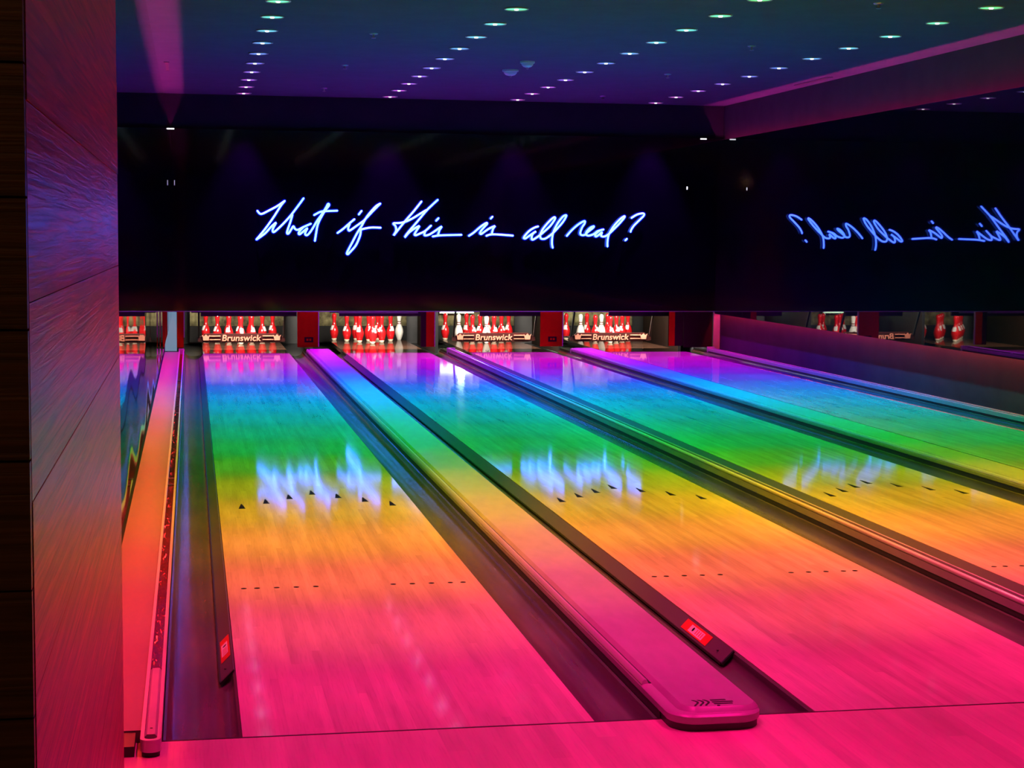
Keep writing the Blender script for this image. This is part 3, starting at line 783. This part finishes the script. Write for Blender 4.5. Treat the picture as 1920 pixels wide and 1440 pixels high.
obj('neck_stripe', band(0.228, 0.240, 0.0008), M['pin_stripe'], pin_wh, smooth=True)
obj('neck_stripe', band(0.256, 0.268, 0.0008), M['pin_stripe'], pin_wh, smooth=True)

RACK = [(0, 0, 'head pin at the front'), (-.1524, .264, 'left pin of the second row'), (.1524, .264, 'right pin of the second row'),
        (-.3048, .528, 'left pin of the third row'), (0, .528, 'middle pin of the third row'), (.3048, .528, 'right pin of the third row'),
        (-.4572, .792, 'far left pin of the back row'), (-.1524, .792, 'centre left pin of the back row'), (.1524, .792, 'centre right pin of the back row'), (.4572, .792, 'far right pin of the back row')]
WHITE = {(1, 9), (2, 0), (2, 3), (3, 3), (3, 4)}
OFF = [-0.012, 0.0, -0.010, -0.035]
used = {'r': False, 'w': False}
for li, L in enumerate(LANES):
    for k, (dx, dy, pos) in enumerate(RACK):
        wh = (li, k) in WHITE
        src, key = (pin_wh, 'w') if wh else (pin_red, 'r')
        if used[key]: p = copy_tree(src)
        else: p = src; used[key] = True
        p.location = (L+LW/2+dx+OFF[li], 18.29+dy, 0.0)
        p.rotation_euler = (0, 0, random.choice((-0.9, -0.5, 0.2, 0.5, 0.8)) if not wh else 0)
        tag(p, ('white striped bowling pin, ' if wh else 'red bowling pin, ')+pos+' on the '+LNAME[li], 'bowling pin', 'bowling pins on the '+LNAME[li])
        if (li, k) == (2, 0):
            rb = text_bmesh('R', 0.085, 0.002)
            bmesh.ops.rotate(rb, cent=(0, 0, 0), matrix=Matrix.Rotation(math.pi/2, 3, 'X'), verts=rb.verts)
            for v_ in rb.verts:
                z = v_.co.z+0.095
                v_.co = Vector((v_.co.x, -math.sqrt(max(pin_r(z)**2-v_.co.x**2, 1e-5))-0.0012+(v_.co.y*0.3), z))
            obj('letter_print', rb, M['inlay'], p)

# ================================================================ neon sentence
sign = thing('neon_sign', 'glowing blue-white neon handwriting on the black masking wall', 'neon sign', (0, YM-0.05, 0))
for word, strokes in SIGN.items():
    bm = bmesh.new()
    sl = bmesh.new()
    for st in strokes:
        pts = spline(st)
        tube(bm, pts, 0.0115, 8)
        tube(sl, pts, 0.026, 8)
    o = obj('neon_mark' if word == '?' else 'neon_word', bm, M['neon'], sign, smooth=True)
    obj('halo_glow', sl, M['halo'], o, smooth=True)  # shell added only to glow as a halo
    o['label'] = 'neon tubing forming the question mark' if word == '?' else 'neon tubing bent into the word '+word
bk = bmesh.new()
for word, strokes in SIGN.items():
    for st in strokes:
        for x, z in (st[0], st[-1]):
            box(bk, x-0.006, x+0.006, 0.012, 0.05, z-0.006, z+0.006)
obj('standoffs', bk, M['neon_back'], sign)['kind'] = 'stuff'

# ================================================================ ceiling lamps and fittings
ROWX = [0.50, 2.265, 3.85, 5.615]
ORD = ['first', 'second', 'third', 'fourth', 'fifth', 'sixth', 'seventh', 'eighth', 'ninth', 'tenth', 'eleventh', 'twelfth', 'thirteenth', 'fourteenth',
       'fifteenth', 'sixteenth', 'seventeenth', 'eighteenth', 'nineteenth', 'twentieth', 'twenty-first', 'twenty-second', 'twenty-third']
def cname(y):
    return ('magenta' if y > 13.6 else 'violet' if y > 12 else 'blue' if y > 10.4 else 'cyan' if y > 8.4 else 'green' if y > 5.2 else 'yellow' if y > 3.4 else 'orange' if y > 2 else 'pink')
trim_bm = lathe(bmesh.new(), [(0.083, 0.0), (0.094, 0.0), (0.094, -0.006), (0.088, -0.010), (0.083, -0.006), (0.083, 0.0)], 24)
lens_bm = lathe(bmesh.new(), [(0, -0.006), (0.083, -0.003), (0.083, 0.0), (0, 0.0)], 24)
core_bm = lathe(bmesh.new(), [(0, -0.016), (0.014, -0.014), (0.018, -0.006), (0, -0.006)], 14)
def mesh_only(name, bm, mt, smooth):
    o = obj(name, bm, mt, smooth=smooth); me = o.data
    bpy.data.objects.remove(o)
    return me
tm = mesh_only('trim_ring', trim_bm, M['trim_white'], 'auto')
lm = mesh_only('lens', lens_bm, M['trim_white'], True)
cm = mesh_only('led_core', core_bm, M['trim_white'], True)
NL = 21
core_mat = mat('white_led_core', (1, 1, 1), 0.4, emit=(1, 0.97, 1), estr=3.0)
for k in range(NL):
    y = 16.10-0.921*k
    h = hue(y)
    mx = max(h)
    hc = tuple(v/mx for v in h)
    lc = tuple(0.22+0.78*v for v in hc)
    lens_mat = mat('lit_%s_lens' % cname(y), hc, 0.4, emit=lc, estr=0.9)
    ld = bpy.data.lights.new('downlight_beam', 'SPOT')
    e = LAMPS[k]; em = max(e)
    ld.color = tuple(v/em for v in e)
    ld.energy = em*SPOT_W
    ld.spot_size = math.radians(56); ld.spot_blend = 0.65; ld.shadow_soft_size = 0.05
    for r_ in range(4):
        lab = '%s-lit ceiling downlight, %s from the end wall in the row over the %s' % (cname(y), ORD[k], LNAME[r_])
        t = thing('downlight', lab, 'ceiling light', (ROWX[r_], y, ZC), 'ceiling downlights over the '+LNAME[r_])
        for nm, me, mm in (('trim_ring', tm, None), ('lens', lm, lens_mat), ('led_core', cm, core_mat)):
            o = bpy.data.objects.new(nm, me); C.objects.link(o); o.parent = t
            if mm:
                o.data = me
                o.material_slots[0].link = 'OBJECT'; o.material_slots[0].material = mm
        lo = bpy.data.objects.new('downlight_beam', ld); C.objects.link(lo); lo.parent = t; lo.location = (0, 0, -0.03)

for x, y, s, lab in ((3.08, 12.45, 1.0, 'round pale smoke detector hanging from the ceiling, the one nearer the end wall'),
                     (3.085, 11.57, 0.85, 'round pale smoke detector on the ceiling, the one nearer the viewer')):
    t = thing('smoke_detector', lab, 'smoke detector', (x, y, ZC), 'smoke detectors')
    obj('base', lathe(bmesh.new(), [(0, 0), (0.085*s, 0), (0.085*s, -0.018), (0.070*s, -0.022), (0, -0.022)], 24), M['detector'], t, smooth='auto')
    obj('dome', lathe(bmesh.new(), [(0.068*s, -0.022), (0.066*s, -0.035), (0.048*s, -0.052), (0.02*s, -0.060), (0, -0.061)], 24), M['detector'], t, smooth=True)
    obj('sensor_tip', lathe(bmesh.new(), [(0.012, -0.060), (0.012, -0.075), (0, -0.078)], 10), M['metal'], t, smooth='auto')
for x, ys, side in ((1.39, (15.14, 12.40, 9.66), 'left'), (4.745, (15.33, 12.46, 9.74, 6.89), 'right')):
    for k, y in enumerate(ys):
        t = thing('sprinkler', 'small metal ceiling sprinkler, %s from the end wall in the %s pair of lanes' % (ORD[k], side), 'sprinkler', (x, y, ZC), 'ceiling sprinklers')
        obj('rosette', lathe(bmesh.new(), [(0, 0), (0.038, 0), (0.034, -0.008), (0, -0.010)], 16), M['metal'], t, smooth='auto')
        obj('stem', lathe(bmesh.new(), [(0.009, -0.008), (0.009, -0.035), (0, -0.035)], 10), M['metal'], t, smooth='auto')
        obj('deflector', lathe(bmesh.new(), [(0, -0.034), (0.018, -0.036), (0.018, -0.039), (0, -0.041)], 12), M['metal'], t, smooth='auto')
for x0, x1, y0, y1, lab in ((-0.375, -0.345, 12.55, 13.45, 'thin black slot vent in the pink-lit ceiling edge on the left'),
                            (6.44, 6.475, 12.3, 13.3, 'thin black slot vent in the pink-lit ceiling edge on the right')):
    t = thing('slot_vent', lab, 'vent', ((x0+x1)/2, (y0+y1)/2, ZC))
    hx, hy = (x1-x0)/2, (y1-y0)/2
    obj('slot', B(-hx, hx, -hy, hy, -0.004, 0), M['vent'], t)
    bm = bmesh.new()
    box(bm, -hx-0.012, -hx, -hy-0.012, hy+0.012, -0.006, 0); box(bm, hx, hx+0.012, -hy-0.012, hy+0.012, -0.006, 0)
    box(bm, -hx, hx, -hy-0.012, -hy, -0.006, 0); box(bm, -hx, hx, hy, hy+0.012, -0.006, 0)
    obj('frame', bm, M['ceiling'], t)

# ================================================================ wood-clad pillar in the left foreground
PX = -0.319
t = thing('wood_pillar', 'tall plank-clad pillar lit crimson on its right side, in the left foreground', 'pillar', (PX, -2.92, 0))
bm = bmesh.new()
random.seed(3)
z = 0.0
while z < ZC-0.001:            # each plank a board of its own depth
    z1 = min(z+0.23, ZC)
    d = random.uniform(-0.0006, 0.0006)
    box(bm, -0.03, d, 0.004, 2.47+d, z+0.0006, z1-0.0006)
    z = z1
obj('side_cladding', bm, M['pillar_side'], t)
bm = bmesh.new(); z = 0.0
while z < ZC-0.001:
    z1 = min(z+0.15, ZC); d = random.uniform(0, 0.004)
    box(bm, -2.3, -0.001, -0.018+d, 0.004, z+0.0015, z1-0.0015)
    z = z1
obj('front_cladding', bm, M['pillar_front'], t)
obj('core', B(-2.3, -0.031, 0.005, 2.465, 0.0, ZC), M['black'], t)
# warm lamp of the lounge behind the viewer, which tints the dark planks
t = thing('lounge_lamp', 'dim amber ceiling lamp of the lounge behind the viewer', 'ceiling light', (-1.6, -6.5, ZC-0.02))
obj('shade', lathe(bmesh.new(), [(0, 0.02), (0.12, 0.02), (0.12, -0.02), (0, -0.02)], 24), mat('amber_lamp_shade', (0.9, 0.5, 0.2), 0.5, emit=(1, 0.5, 0.2), estr=0.6), t, smooth='auto')
ld = bpy.data.lights.new('lounge_light', 'POINT'); ld.energy = LOUNGE_W; ld.color = (1.0, 0.45, 0.15); ld.shadow_soft_size = 0.12
lo = bpy.data.objects.new('lounge_light', ld); C.objects.link(lo); lo.parent = t; lo.location = (0, 0, -0.15)
